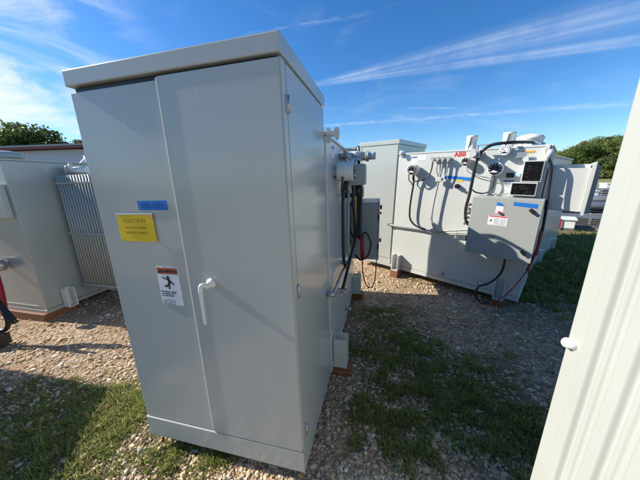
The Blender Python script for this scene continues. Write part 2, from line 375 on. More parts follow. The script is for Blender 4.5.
    MB().prism([(2.275, 1.215), (2.475, 1.20), (2.475, 1.245), (2.275, 1.255)], TAPE, 'x', .3515, .3535).build('blue_tape', cd)
    MB().prism([(2.125, 1.205), (2.20, 1.20), (2.18, 1.225), (2.15, 1.24), (2.128, 1.24)], TAPE, 'x', .3515, .3545).build('blue_sticker', cd)
    v = MB(); v.box((.3515, .353), (2.125, 2.195), (1.115, 1.20), PAPER); v.cyl((.353, 2.165, 1.13), (.375, 2.165, 1.13), .015, PRED, 14); v.build('red_button', cd)
    v = MB(); v.box((.3515, .353), (2.07, 2.25), (.98, 1.09), PAPER); v.box((.3532, .3538), (2.075, 2.245), (1.075, 1.087), PRED)
    for k in range(7):
        v.box((.3532, .3537), (2.125, 2.175), (.990+k*.011, .994+k*.011), GTXT); v.box((.3532, .3537), (2.185, 2.235), (.990+k*.011, .994+k*.011), GTXT)
    v.prism([(2.085, 1.02), (2.10, 1.045), (2.112, 1.04), (2.10, 1.02)], BLK, 'x', .3532, .3538); v.build('warning_label', cd)
    for z in (.78, 1.12):
        v = MB(); v.cyl((.343, 1.876, z-.03), (.343, 1.876, z+.03), .007, BLACK, 8); v.build('hinge', cd)
    # throat with flange at the tank end
    b = MB(); b.box((-.72, .0), (2.477, 2.80), (1.16, 1.60), GREYT, .004); th = b.build('throat', T)
    b = MB(); b.box((-.78, .045), (2.801, 2.825), (1.13, 1.655), GREYT, .003); b.box((-.74, .01), (2.826, 2.86), (1.16, 1.62), GREYD, .003); b.build('flange', th)
    b = MB(); b.box((-.70, -.1), (2.50, 2.79), (1.601, 1.64), GREYT, .003); b.build('throat_cover', th)
    return T

MAZ = 14.05
M_ = transformer()
def place(T, O, az, base, tilt=0): T.location = (O[0], O[1], base); T.rotation_euler = (-tilt, 0, -R(az))
def extra_cables(T, main):
    def cable(pts, r, m, nm='cable'): return MB().tube(pts, r, m).build(nm, T)
    if main:
        cable([(.12, 1.42, 1.62), (.11, 1.40, 1.40), (.12, 1.45, 1.1), (.12, 1.50, .95), (.10, 1.45, .86), (.08, 1.25, .74), (.06, 1.02, .62)], .014, BLACK)
        cable([(.14, 1.6, 1.60), (.13, 1.55, 1.45), (.07, 1.45, 1.25), (.07, 1.4, 1.1), (.12, 1.50, .93)], .010, BLACK)
        cable([(.16, 1.74, 1.66), (.155, 1.74, 1.4), (.15, 1.72, 1.15), (.15, 1.7, .9)], .018, BLACK)
        cable([(.11, 1.72, 1.6), (.105, 1.72, 1.3), (.10, 1.72, 1.0)], .008, YELC)
        cable([(.14, 1.78, 1.6), (.135, 1.78, 1.3), (.13, 1.78, 1.0)], .006, YELC)
        v = MB(); v.cyl((.18, 1.62, .96), (.185, 1.60, .72), .022, RED, 12); v.build('red_sleeve', T)
        cable([(.18, 1.62, .97), (.22, 1.63, .99), (.27, 1.64, .88), (.24, 1.63, .74), (.17, 1.6, .70), (.12, 1.5, .78)], .010, BLACK)
        cable([(.185, 1.60, .72), (.19, 1.6, .58), (.22, 1.62, .42), (.28, 1.66, .36), (.32, 1.7, .45), (.33, 1.9, .62)], .006, BLACK)
        v = MB(); v.box((.02, .10), (.985, 1.02), (.585, .625), STEEL, .006); v.cyl((.06, .94, .60), (.06, .99, .60), .012, STEEL, 10); v.build('cable_clamp', T)
        # round-backed junction box near the connectors
        v = MB(); v.box((.10, .24), (1.13, 1.25), (1.49, 1.66), GREYD, .02); v.cyl((.0, 1.19, 1.58), (.10, 1.19, 1.58), .03, BLACK, 18); v.cyl((.17, 1.19, 1.49), (.17, 1.19, 1.40), .02, BLACK, 14); v.build('junction_box', T)
    else:
        cable([(.20, 2.28, .615), (.20, 2.28, .45), (.19, 2.24, .32), (.22, 2.16, .22), (.26, 2.08, .17), (.27, 2.07, .06), (.28, 2.14, -.03), (.27, 2.22, .02)], .012, BLACK)
        cable([(.10, 2.46, 1.70), (.10, 2.50, 1.60), (.10, 2.52, 1.36), (.12, 2.54, 1.1), (.16, 2.545, .9), (.20, 2.54, .68)], .014, BLACK)
        cable([(.20, 2.54, .95), (.22, 2.54, .75), (.25, 2.50, .50)], .013, RED, 'red_cable')
        cable([(.25, 2.50, .50), (.28, 2.42, .28), (.30, 2.32, .10), (.30, 2.20, -.02), (.28, 2.08, .0), (.26, 2.05, .10)], .006, RED, 'red_cable')
        v = MB(); v.cyl((.06, 2.46, 1.70), (.06, 2.46, 1.79), .03, GREYT, 14); v.cyl((.004, 2.46, 1.745), (.07, 2.46, 1.745), .02, GREYT, 12); v.build('cable_gland', T)
        # plastic bag on the conduit
        v = MB(); v.lathe((.12, 1.70, .80), (0, .1, -1), [(.010, 0), (.014, .03), (.03, .10), (.036, .15), (.025, .2), (.01, .21)], BAG, 14); v.build('plastic_bag', T)

Rt = copy_tree(M_)
Nt = copy_tree(M_)
extra_cables(M_, True); extra_cables(Rt, False)
place(M_, (-.122, 1.015), MAZ, .09)
place(Rt, (.675, 4.53), 134.5, .184, .042)
place(Nt, (-5.95, 2.04), 158, .10)
M_['label'] = 'grey transformer in front with two tall doors and a yellow caution sign'
Rt['label'] = 'sunlit grey transformer with gauges and looping cables facing the camera'
Nt['label'] = 'grey transformer out of view at the left that shades the near grass'
GR = 'transformers standing in the storage yard'
for t in (M_, Rt, Nt): t['group'] = GR

# ------------------------------------------------------------------ ground height
def sstep(a, b, v):
    t = min(1, max(0, (v-a)/(b-a))); return t*t*(3-2*t)
def gheight0(x, y):
    return .085*sstep(2.9, 4.6, y)*(1-sstep(-1.5, -.3, -x))*(1-sstep(6.5, 12, y))
def gheight(x, y):
    h = gheight0(x, y)
    d = math.hypot(x, y)
    if d < 14: h += .022*(noise.noise((x*1.3, y*1.3, 0))) + .010*noise.noise((x*6, y*6, 3))
    if d > 40: h += (d-40)*.0015*(1+noise.noise((x*.01, y*.01, 5)))
    return h
# timbers under the units (each carries the unit, so a thing of its own)
def timber(T, y, lab, x0=-1.12, x1=.15, hgt=.10, az=None, w=.13):
    a = -T.rotation_euler.z
    loc = T.matrix_basis @ Vector((0, y, 0))
    m = MB(); m.box((x0, x1), (-w/2, w/2), (-hgt, -.001), WOOD, .004)
    o = m.build('timber_block', None, loc, T.rotation_euler); tag(o, lab, 'timber', 'timbers under the transformers')
timber(M_, .87, 'reddish timber under the front transformer, nearest the camera', hgt=.10)
timber(M_, 2.28, 'timber under the far end of the front transformer', hgt=.10)
timber(Rt, .87, 'brown timber under the left part of the gauge-covered transformer', hgt=.12)
timber(Rt, 2.29, 'dark timber under the right corner of the gauge-covered transformer', hgt=.12)
timber(Nt, .87, 'timber under the unit standing left of the picture', hgt=.12)
timber(Nt, 2.29, 'second timber under the unit standing left of the picture', hgt=.12)

# ------------------------------------------------------------------ left unit with radiator bank
Lr = root('power_transformer', 'grey transformer at the left edge with a finned radiator bank', 'transformer', (-5.96, 3.49, .10), (0, 0, -R(104.05)), GR)
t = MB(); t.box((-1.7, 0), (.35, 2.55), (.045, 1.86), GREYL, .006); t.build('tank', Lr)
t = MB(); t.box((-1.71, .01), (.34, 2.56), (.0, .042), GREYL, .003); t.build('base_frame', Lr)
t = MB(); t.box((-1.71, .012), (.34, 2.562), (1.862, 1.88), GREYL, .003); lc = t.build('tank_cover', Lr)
b = MB(); b.lathe((-.55, 1.48, 1.88), (0, 0, 1), [(.23, 0), (.23, .03), (.20, .034), (.20, .09), (.23, .094), (.23, .13), (.19, .17), (.1, .19), (.0, .195)], GREYF, 36)
for k in range(14):
    a = k*2*math.pi/14; b.cyl((-.55+.215*math.cos(a), 1.48+.215*math.sin(a), 1.91), (-.55+.215*math.cos(a), 1.48+.215*math.sin(a), 1.93), .012, BLACK, 6)
b.build('manhole_dome', lc)
for (x, y, h) in ((-1.0, 2.35, .12), (-1.25, 2.43, .16)):
    b = MB(); b.lathe((x, y, 1.881), (0, 0, 1), [(.05, 0), (.05, .02), (.03, .03), (.03, h)], WHITE, 16); b.prism([(x-.01, 1.881), (x+.12, 1.881), (x-.01, 1.88+h)], WHITE, 'y', y-.006, y+.006); b.build('bushing_well', lc)
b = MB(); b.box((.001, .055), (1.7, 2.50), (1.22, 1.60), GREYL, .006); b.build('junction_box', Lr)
b = MB(); b.box((.001, .009), (.4, 2.42), (.085, .092), GREYD); b.box((.001, .004), (1.4, 2.33), (.725, .73), GREYD); b.build('weld_seam', Lr)
gz = gauge(Lr, 2.08, .64, .075, .0, .10, PAPER, STEEL)
for (y0) in (2.35,):
    for xx in (-.18,):
        b = MB(); b.box((xx, xx+.014), (2.561, 2.66), (.0, .26), WHITE, .002); b.box((xx-.09, xx-.076), (2.561, 2.66), (.0, .26), WHITE, .002)
        b.box((xx-.0755, xx-.0005), (2.561, 2.66), (.0, .012), WHITE, .002); b.box((xx-.0755, xx-.0005), (2.561, 2.568), (.0125, .26), WHITE); b.build('jacking_bracket', Lr)
# radiator: plate fins hung on headers
rad = MB(); rad.cyl((-.62, 2.551, 1.60), (-.62, 3.5, 1.60), .045, GREYF); rad.cyl((-.62, 2.551, .34), (-.62, 3.5, .34), .045, GREYF)
rad = rad.build('radiator', Lr)
for k in range(17):
    y = 2.66+k*.048
    f = MB()
    f.prism([(-.40, .18), (-.84, .18), (-.84, 1.66), (-.83, 1.70), (-.41, 1.70), (-.40, 1.66)], GREYF, 'y', y, y+.026)
    f.cyl((-.398, y+.013, .19), (-.398, y+.013, 1.69), .0145, GREYF, 10)
    f.build('fin', rad)
for z in (.24, .96, 1.60): MB().box((-.395, -.375), (2.64, 3.47), (z-.012, z+.012), GREYF, .002).build('brace_bar', rad)
f = MB(); f.cyl((-.55, 2.60, 1.76), (-.55, 3.0, 1.76), .045, WHITE); f.cyl((-.55, 2.66, 1.76), (-.55, 2.69, 1.76), .07, GREYF); f.cyl((-.5, 2.78, 1.76), (-.5, 2.78, 1.84), .02, WHITE, 12); f.build('valve', rad)
m = MB(); m.box((-.30, .05), (.35, 2.70), (-.12, -.0015), WOOD, .004)
tag(m.build('timber_block', None, Lr.matrix_basis @ Vector((-.0, -.15, 0)), Lr.rotation_euler), 'brown timber under the front edge of the left-edge transformer', 'timber', 'timbers under the transformers')
# hanging red and black leads in front of it
H = root('cable_bundle', 'red and black leads hanging at the left edge above the gravel', 'cable', (-3.20, 2.36, 0))
MB().tube([(-.42, .25, .95), (-.34, .18, .75), (-.27, .12, .58), (-.20, .05, .42)], .042, RED).build('red_lead', H)
MB().tube([(-.40, .10, .85), (-.28, .06, .62), (-.16, .03, .44), (-.04, .0, .27)], .024, BLACK).build('black_lead', H)
MB().tube([(-.30, .12, .60), (-.20, .06, .38), (-.17, .04, .26), (-.23, .04, .17), (-.34, .05, .16)], .022, BLACK).build('black_lead', H)
MB().box((-.37, -.22), (-.06, .06), (.01, .13), BLACK, .01).build('plug', H)
MB().tube([(-.30, 0, .13), (-.31, .02, .3), (-.36, .1, .5), (-.42, .2, .8), (-.44, .30, 1.2)], .018, BLACK).build('black_lead', H)

# ------------------------------------------------------------------ rear unit behind the gauge-covered one
RR = root('power_transformer', 'plain grey transformer standing behind the gauge-covered one, its shaded end showing', 'transformer', (3.45, 3.83, .03), (0, 0, -R(141)), GR)
t = MB(); t.box((-2.25, 0), (-1.7, 0), (.07, 1.84), GREYT, .006); t.build('tank', RR)
t = MB(); t.box((-2.26, .01), (-1.71, .01), (.0, .065), GREYT, .003); t.build('base_frame', RR)
t = MB(); t.box((-2.27, .02), (-1.72, .02), (1.842, 1.87), GREYT, .003); t.build('tank_cover', RR)
for xx in (-.5, -1.7):
    t = MB(); t.box((xx-.06, xx+.06), (.001, .05), (.07, .30), GREYT, .003); t.build('jacking_bracket', RR)

# ------------------------------------------------------------------ pale fluted radiator at the right edge
az = 12.0
Wt = root('power_transformer', 'cream painted transformer cut by the right edge, fluted radiator towards the camera', 'transformer', (.863, .795, 0), (.042, 0, -R(az)), GR)
def fluted(x0, depth, y1=0.0, y0=-1.45, z0=.28, z1=2.2):
    """pressed radiator plate: wavy cross-section in x along y; faces -x"""
    m = MB(); n = 460; prof = []
    for i in range(n+1):
        y = y1+(y0-y1)*i/n; s = (y1-y)
        if s < .055 or s > (y1-y0)-.055: f = 0
        else:
            ph = ((s-.055) % .105)/.105
            f = -depth*(sstep(.05, .20, ph)-sstep(.50, .62, ph)+.45*sstep(.70, .74, ph)-.45*sstep(.86, .92, ph))
        prof.append((x0+f, y))
    A = [[m.bm.verts.new((p[0], p[1], z)) for p in prof] for z in (z0, z0+.05, z1-.05, z1)]
    i = m.mi(CREAM)
    for r0, r1 in zip(A, A[1:]):
        for k in range(n):
            f = m.bm.faces.new((r0[k], r1[k], r1[k+1], r0[k+1])); f.smooth = True; f.material_index = i
    bmesh.ops.solidify(m.bm, geom=m.bm.faces[:], thickness=.012) if False else None
    B = [[m.bm.verts.new((.024+2*x0-p[0], p[1], z)) for p in prof] for z in (z0, z0+.05, z1-.05, z1)]
    for r0, r1 in zip(B, B[1:]):
        for k in range(n):
            f = m.bm.faces.new((r0[k+1], r1[k+1], r1[k], r0[k])); f.smooth = True; f.material_index = i
    for k in range(n):
        for (a, b_) in ((A[0], B[0]), (A[-1], B[-1])):
            f = m.bm.faces.new((a[k], a[k+1], b_[k+1], b_[k])); f.material_index = i
    for q in range(3):
        for k in (0, n):
            f = m.bm.faces.new((A[q][k], A[q+1][k], B[q+1][k], B[q][k])); f.material_index = i
    bmesh.ops.recalc_face_normals(m.bm, faces=m.bm.faces[:])
    return m
rd = MB(); rd.cyl((.01, -.75, 2.05), (.95, -.75, 2.05), .05, CREAM); rd.cyl((.01, -.75, .42), (.95, -.75, .42), .05, CREAM); rd = rd.build('radiator', Wt)
for k in range(9): fluted(.0+k*.075, .015).build('fluted_plate', rd)
pg = MB(); pg.lathe((-.001, -.022, 1.055), (-.75, .66, .1), [(.014, -.012), (.017, .003), (.0185, .012), (.016, .021), (.009, .027), (.0, .029)], WHITE, 20); tag(pg.build('plug', rd), 'white plug on the plate edge')
tb = MB(); tb.box((.82, 2.1), (-1.9, .3), (.12, 2.05), CREAM, .008); tb.build('tank', Wt)
tb = MB(); tb.box((.80, 2.12), (-1.92, .32), (0.0, .115), CREAM, .004); tb.build('base_frame', Wt)
tb = MB(); tb.box((.81, 2.11), (-1.91, .31), (2.053, 2.08), CREAM, .004); tb.build('tank_cover', Wt)

# ------------------------------------------------------------------ ground sheet
BL = [(-1.25, 1.75, .42, 1.0), (-1.55, 1.45, .45, .9), (-2.1, 1.4, .45, .7), (-.85, 1.2, .22, .7), (-1.9, .9, .6, .6), (-2.6, 1.6, .4, .3),
      (.72, 1.75, .55, .72), (.95, 1.35, .50, .66), (.85, 2.35, .52, .62), (.6, 2.8, .36, .6), (.45, 1.35, .3, .35), (1.3, 1.9, .25, .45), (.9, 3.0, .3, .35), (1.35, 1.25, .35, .9),
      (2.9, 3.0, .4, .6), (3.9, 3.6, 1.0, 1.1), (5.5, 5.2, 2.2, 1.3), (1.35, 3.72, .22, .55), (2.0, 3.15, .2, .4), (-3.3, 1.2, .8, .5)]
def grassy(x, y):
    g = 0
    for (cx, cy, r, a) in BL:
        d = ((x-cx)**2+(y-cy)**2)/(r*r)
        if d < 6: g += a*math.exp(-d)
    g += .55*noise.noise((x*2.1, y*2.1, 9))+.35*noise.noise((x*6.5, y*6.5, 2))
    d = math.hypot(x, y)
    g += sstep(9, 15, d)*1.2
    return g
def make_ground():
    N = 460; B = 7.6; A = .85; cx, cy = .1, 2.0
    u = np.linspace(-1, 1, N); ax = A*np.sinh(B*u)
    X, Y = np.meshgrid(ax+cx, ax+cy, indexing='ij')
    co = np.zeros((N*N, 3), dtype=np.float32); g = np.zeros(N*N, dtype=np.float32)
    i = 0
    for a in range(N):
        xa = float(ax[a]+cx)
        for b in range(N):
            yb = float(ax[b]+cy)
            co[i] = (xa, yb, gheight(xa, yb)); g[i] = grassy(xa, yb); i += 1
    idx = np.arange(N*N).reshape(N, N)
    q = np.stack([idx[:-1, :-1], idx[1:, :-1], idx[1:, 1:], idx[:-1, 1:]], -1).reshape(-1, 4)
    me = bpy.data.meshes.new('ground'); me.vertices.add(N*N); me.vertices.foreach_set('co', co.ravel())
    me.loops.add(q.size); me.loops.foreach_set('vertex_index', q.ravel().astype(np.int32))
    me.polygons.add(len(q)); me.polygons.foreach_set('loop_start', (np.arange(len(q))*4).astype(np.int32))
    me.polygons.foreach_set('use_smooth', np.ones(len(q), dtype=bool))
    at = me.attributes.new('grassiness', 'FLOAT', 'POINT'); at.data.foreach_set('value', g)
    me.update(calc_edges=True)
    o = bpy.data.objects.new('ground', me); COL.objects.link(o); tag(o, 'pale crushed limestone gravel with grass growing through', None, None, 'structure')
    m, nt, b = new_mat('gravel_and_soil')
    geo = nt.nodes.new('ShaderNodeNewGeometry'); P = geo.outputs['Position']
    att = nt.nodes.new('ShaderNodeAttribute'); att.attribute_name = 'grassiness'
    wn = nt.nodes.new('ShaderNodeTexNoise'); wn.inputs['Scale'].default_value = 9; lnk(nt, P, wn.inputs['Vector'])
    wm = nt.nodes.new('ShaderNodeMix'); wm.data_type = 'VECTOR'; wm.inputs[0].default_value = .04; lnk(nt, P, wm.inputs[4]); lnk(nt, wn.outputs['Color'], wm.inputs[5])
    v1 = nt.nodes.new('ShaderNodeTexVoronoi'); v1.inputs['Scale'].default_value = 42; lnk(nt, wm.outputs[1], v1.inputs['Vector'])
    v2 = nt.nodes.new('ShaderNodeTexVoronoi'); v2.inputs['Scale'].default_value = 95; lnk(nt, wm.outputs[1], v2.inputs['Vector'])
    cr = nt.nodes.new('ShaderNodeValToRGB'); el = cr.color_ramp.elements
    el[0].position = 0; el[0].color = (.22, .14, .085, 1); el[1].position = 1; el[1].color = (.52, .42, .29, 1)
    e = el.new(.35); e.color = (.34, .24, .155, 1); e = el.new(.65); e.color = (.43, .31, .205, 1)
    sp = nt.nodes.new('ShaderNodeSeparateColor'); lnk(nt, v1.outputs['Color'], sp.inputs[0]); lnk(nt, sp.outputs[0], cr.inputs[0])
    dirt = nt.nodes.new('ShaderNodeTexNoise'); dirt.inputs['Scale'].default_value = 2.2; dirt.inputs['Detail'].default_value = 8; lnk(nt, P, dirt.inputs['Vector'])
    mx1 = nt.nodes.new('ShaderNodeMix'); mx1.data_type = 'RGBA'; mx1.inputs[7].default_value = (.25, .155, .085, 1)
    mr = nt.nodes.new('ShaderNodeMapRange'); mr.inputs[1].default_value = .42; mr.inputs[2].default_value = .7; mr.inputs[4].default_value = .75
    lnk(nt, dirt.outputs['Fac'], mr.inputs[0]); lnk(nt, mr.outputs[0], mx1.inputs[0]); lnk(nt, cr.outputs[0], mx1.inputs[6])
    # grass soil
    gn = nt.nodes.new('ShaderNodeTexNoise'); gn.inputs['Scale'].default_value = 35; gn.inputs['Detail'].default_value = 6; lnk(nt, P, gn.inputs['Vector'])
    gn2 = nt.nodes.new('ShaderNodeTexNoise'); gn2.inputs['Scale'].default_value = .12; gn2.inputs['Detail'].default_value = 5
    mp = nt.nodes.new('ShaderNodeMapping'); mp.inputs['Rotation'].default_value = (0, 0, R(45)); mp.inputs['Scale'].default_value = (1, 3, 1); lnk(nt, P, mp.inputs['Vector']); lnk(nt, mp.outputs[0], gn2.inputs['Vector'])
    gc = nt.nodes.new('ShaderNodeValToRGB'); ge = gc.color_ramp.elements
    ge[0].position = .3; ge[0].color = (.07, .055, .03, 1); ge[1].position = .7; ge[1].color = (.16, .15, .06, 1); lnk(nt, gn.outputs['Fac'], gc.inputs[0])
    gc2 = nt.nodes.new('ShaderNodeValToRGB'); ge = gc2.color_ramp.elements
    ge[0].position = .38; ge[0].color = (.11, .15, .04, 1); ge[1].position = .62; ge[1].color = (.30, .27, .12, 1); lnk(nt, gn2.outputs['Fac'], gc2.inputs[0])
    ln = nt.nodes.new('ShaderNodeVectorMath'); ln.operation = 'LENGTH'; lnk(nt, P, ln.inputs[0])
    fr = nt.nodes.new('ShaderNodeMapRange'); fr.inputs[1].default_value = 12; fr.inputs[2].default_value = 30; lnk(nt, ln.outputs['Value'], fr.inputs[0])
    mxg = nt.nodes.new('ShaderNodeMix'); mxg.data_type = 'RGBA'; lnk(nt, fr.outputs[0], mxg.inputs[0]); lnk(nt, gc.outputs[0], mxg.inputs[6]); lnk(nt, gc2.outputs[0], mxg.inputs[7])
    gm = nt.nodes.new('ShaderNodeMapRange'); gm.inputs[1].default_value = .35; gm.inputs[2].default_value = .8; gm.inputs[4].default_value = .9; lnk(nt, att.outputs['Fac'], gm.inputs[0])
    mx = nt.nodes.new('ShaderNodeMix'); mx.data_type = 'RGBA'; lnk(nt, gm.outputs[0], mx.inputs[0]); lnk(nt, mx1.outputs[2], mx.inputs[6]); lnk(nt, mxg.outputs[2], mx.inputs[7])
    lnk(nt, mx.outputs[2], b.inputs['Base Color']); b.inputs['Roughness'].default_value = .9; b.inputs['Specular IOR Level'].default_value = .2
    ad = nt.nodes.new('ShaderNodeMath'); ad.operation = 'MULTIPLY_ADD'; ad.inputs[1].default_value = .5; lnk(nt, v2.outputs['Distance'], ad.inputs[0]); lnk(nt, v1.outputs['Distance'], ad.inputs[2])
    bp = nt.nodes.new('ShaderNodeBump'); bp.invert = True; bp.inputs['Strength'].default_value = .9; bp.inputs['Distance'].default_value = .012
    lnk(nt, ad.outputs[0], bp.inputs['Height']); lnk(nt, bp.outputs[0], b.inputs['Normal'])
    me.materials.append(m)
    return o
make_ground()

def mesh_from(name, V, F, cols=None, mat=None, smooth=False):
    """V (n,3), F (m,k) numpy, cols per-vertex rgba"""
    me = bpy.data.meshes.new(name); me.vertices.add(len(V)); me.vertices.foreach_set('co', V.astype(np.float32).ravel())
    k = F.shape[1]; me.loops.add(F.size); me.loops.foreach_set('vertex_index', F.ravel().astype(np.int32))
    me.polygons.add(len(F)); me.polygons.foreach_set('loop_start', (np.arange(len(F))*k).astype(np.int32))
    if smooth: me.polygons.foreach_set('use_smooth', np.ones(len(F), dtype=bool))
    if cols is not None:
        a = me.color_attributes.new('tone', 'FLOAT_COLOR', 'POINT'); a.data.foreach_set('color', cols.astype(np.float32).ravel())
    me.update(calc_edges=True)
    if mat: me.materials.append(mat)
    return me
def tone_mat(name, rough=.85, trans=0.0, spec=.2, bump=0):
    m, nt, b = new_mat(name); at = nt.nodes.new('ShaderNodeAttribute'); at.attribute_name = 'tone'
    b.inputs['Roughness'].default_value = rough; b.inputs['Specular IOR Level'].default_value = spec
    if bump:
        tc = nt.nodes.new('ShaderNodeNewGeometry'); n = nt.nodes.new('ShaderNodeTexNoise'); n.inputs['Scale'].default_value = 130; n.inputs['Detail'].default_value = 4; lnk(nt, tc.outputs['Position'], n.inputs['Vector'])
        mx = nt.nodes.new('ShaderNodeMix'); mx.data_type = 'RGBA'; mx.blend_type = 'MULTIPLY'; mx.inputs[0].default_value = .5; lnk(nt, at.outputs['Color'], mx.inputs[6]); lnk(nt, n.outputs['Color'], mx.inputs[7])
        mm = nt.nodes.new('ShaderNodeMapRange'); mm.inputs[1].default_value = .3; mm.inputs[2].default_value = .7; mm.inputs[3].default_value = .55; mm.inputs[4].default_value = 1.15
        lnk(nt, n.outputs['Fac'], mm.inputs[0]); vm = nt.nodes.new('ShaderNodeVectorMath'); vm.operation = 'SCALE'; lnk(nt, at.outputs['Color'], vm.inputs[0]); lnk(nt, mm.outputs[0], vm.inputs['Scale'])
        lnk(nt, vm.outputs[0], b.inputs['Base Color'])
        bp = nt.nodes.new('ShaderNodeBump'); bp.inputs['Strength'].default_value = bump; bp.inputs['Distance'].default_value = .004; lnk(nt, n.outputs['Fac'], bp.inputs['Height']); lnk(nt, bp.outputs[0], b.inputs['Normal'])
    else: lnk(nt, at.outputs['Color'], b.inputs['Base Color'])
    if trans:
        tr = nt.nodes.new('ShaderNodeBsdfTranslucent'); lnk(nt, at.outputs['Color'], tr.inputs['Color']); ms = nt.nodes.new('ShaderNodeMixShader'); ms.inputs[0].default_value = trans
        out = nt.nodes['Material Output']; lnk(nt, b.outputs[0], ms.inputs[1]); lnk(nt, tr.outputs[0], ms.inputs[2]); lnk(nt, ms.outputs[0], out.inputs['Surface'])
    return m
# stones
def stones():
    bm = bmesh.new(); bmesh.ops.create_cube(bm, size=1.5); bmesh.ops.bevel(bm, geom=[v for v in bm.verts if v.co.x*v.co.y*v.co.z > 0], offset=.55, affect='VERTICES'); bmesh.ops.triangulate(bm, faces=bm.faces[:]); bv = np.array([v.co[:] for v in bm.verts]); bf = np.array([[v.index for v in f.verts] for f in bm.faces]); bm.free()
    nb = len(bv); pos = []; sz = []
    def foot(x, y):   # no stones inside the units' footprints is not needed: they lie under them
        return False
    while len(pos) < 66000:
        r = .55+abs(rnd.gauss(0, 2.2)); a = R(rnd.uniform(-64, 62)); x, y = math.sin(a)*r, math.cos(a)*r+.0
        if r > 8.5: continue
        g = grassy(x, y)
        if noise.noise((x*4, y*4, 21)) < rnd.uniform(-.6, .05): continue
        if rnd.random() < max(0, min(.55, (g-.15)*.6)): continue
        s = min(.024, max(.004, rnd.lognormvariate(math.log(.0066), .52)))*(.74+.10*r)
        pos.append((x, y, gheight(x, y)+s*.12)); sz.append(s)
    pos = np.array(pos); sz = np.array(sz); n = len(pos)
    jit = nr.uniform(.68, 1.22, (n, nb, 3)); sc = np.stack([nr.uniform(.7, 1.5, n), nr.uniform(.7, 1.2, n), nr.uniform(.28, .62, n)], -1)[:, None, :]
    V = bv[None]*jit*sc*sz[:, None, None]
    th = nr.uniform(0, 6.28, n); c, s_ = np.cos(th)[:, None], np.sin(th)[:, None]
    tl = nr.normal(0, .3, n)[:, None]
    z2 = V[..., 2]+V[..., 0]*tl
    V = np.stack([V[..., 0]*c-V[..., 1]*s_, V[..., 0]*s_+V[..., 1]*c, z2], -1)+pos[:, None, :]
    F = bf[None]+(np.arange(n)*nb)[:, None, None]
    pal = np.array([(.70, .56, .37), (.62, .47, .30), (.56, .385, .235), (.74, .63, .46), (.48, .30, .175), (.66, .48, .30), (.58, .48, .34), (.78, .69, .53), (.30, .20, .12)])
    ci = nr.choice(len(pal), n, p=[.18, .18, .16, .10, .12, .12, .06, .03, .05]); col = pal[ci]*nr.uniform(.8, 1.1, (n, 1))
    cols = np.concatenate([np.repeat(col, nb, 0), np.ones((n*nb, 1))], 1)
    me = mesh_from('gravel', V.reshape(-1, 3), F.reshape(-1, 3), cols, tone_mat('limestone', .9, 0, .25, .35))
    o = bpy.data.objects.new('gravel', me); COL.objects.link(o); tag(o, 'loose crushed limestone stones over the yard', 'gravel', None, 'stuff')
stones()
def blades(name, label, count, region, hmin, hmax, width):
    P = []; tries = 0
    while len(P) < count and tries < count*30:
        tries += 1
        x, y = region()
        g = grassy(x, y); cl = noise.noise((x*9, y*9, 7))
        if g*.8+cl*.9 < .45+rnd.random()*.75: continue
        for _ in range(rnd.randint(1, 5)):
            P.append((x+rnd.gauss(0, .014), y+rnd.gauss(0, .014), g, cl))
    n = len(P); P = np.array(P)
    h = nr.uniform(hmin, hmax, n)*np.clip(.55+P[:, 2]*.45, .4, 1.3)*np.clip(1+P[:, 3]*.9, .5, 1.8)
    z = np.array([gheight(p[0], p[1]) for p in P])-.004
    th = nr.uniform(0, 6.28, n); lean = nr.uniform(.15, 1.15, n); w = width*nr.uniform(.6, 1.5, n)
    dx, dy = np.cos(th), np.sin(th); wx, wy = -dy, dx
    def pt(t, s):
        out = lean*h*t*t*.9
        return np.stack([P[:, 0]+dx*out+wx*w*s, P[:, 1]+dy*out+wy*w*s, z+h*t*(1-.35*lean*t*.8)], -1)
    V = np.stack([pt(0, -1), pt(0, 1), pt(.4, .95), pt(.4, -.95), pt(.75, .6), pt(.75, -.6), pt(1, 0)], 1)
    base = (np.arange(n)*7)[:, None]
    F = np.concatenate([base+np.array([0, 1, 2]), base+np.array([0, 2, 3]), base+np.array([3, 2, 4]), base+np.array([3, 4, 5]), base+np.array([5, 4, 6])], 0)
    pal = np.array([(.24, .29, .06), (.29, .34, .08), (.17, .22, .04), (.37, .37, .12), (.48, .40, .21), (.30, .21, .10)])
    col = pal[nr.choice(6, n, p=[.28, .23, .17, .14, .09, .09])]*nr.uniform(.75, 1.15, (n, 1))
    cols = np.concatenate([np.repeat(col, 7, 0), np.ones((n*7, 1))], 1)
    me = mesh_from(name, V.reshape(-1, 3), F, cols, GRASS, True)
    o = bpy.data.objects.new(name, me); COL.objects.link(o); tag(o, label, 'grass', None, 'stuff')
GRASS = tone_mat('grass_blades', .5, .5, .3)
def reg_near():
    r = .7+abs(rnd.gauss(0, 1.7)); a = R(rnd.uniform(-66, 60)); return math.sin(a)*r, math.cos(a)*r
blades('grass', 'green grass and weeds growing through the near gravel', 40000, reg_near, .012, .055, .0022)
for (x, y, a, L, lab) in ((4.35, 4.25, 25, .42, 'pale stick lying in the shaded grass on the right'),):
    m = MB(); m.tube([(-L/2, 0, .02), (0, .015, .03), (L/2, 0, .02)], .018, flat('dry_wood', (.42, .36, .28), .8), 7); tag(m.build('stick', None, (x, y, gheight(x, y)), (0, 0, R(a))), lab, 'stick')
def reg_far():
    a = R(rnd.uniform(35, 60)); r = rnd.uniform(3.6, 13); return math.sin(a)*r, math.cos(a)*r
blades('ground_cover', 'low broad-leaved creepers and leaf litter between the stones', 7000, reg_near, .010, .026, .0055)
blades('grass', 'longer lawn grass beyond the yard on the right', 30000, reg_far, .03, .10, .004)

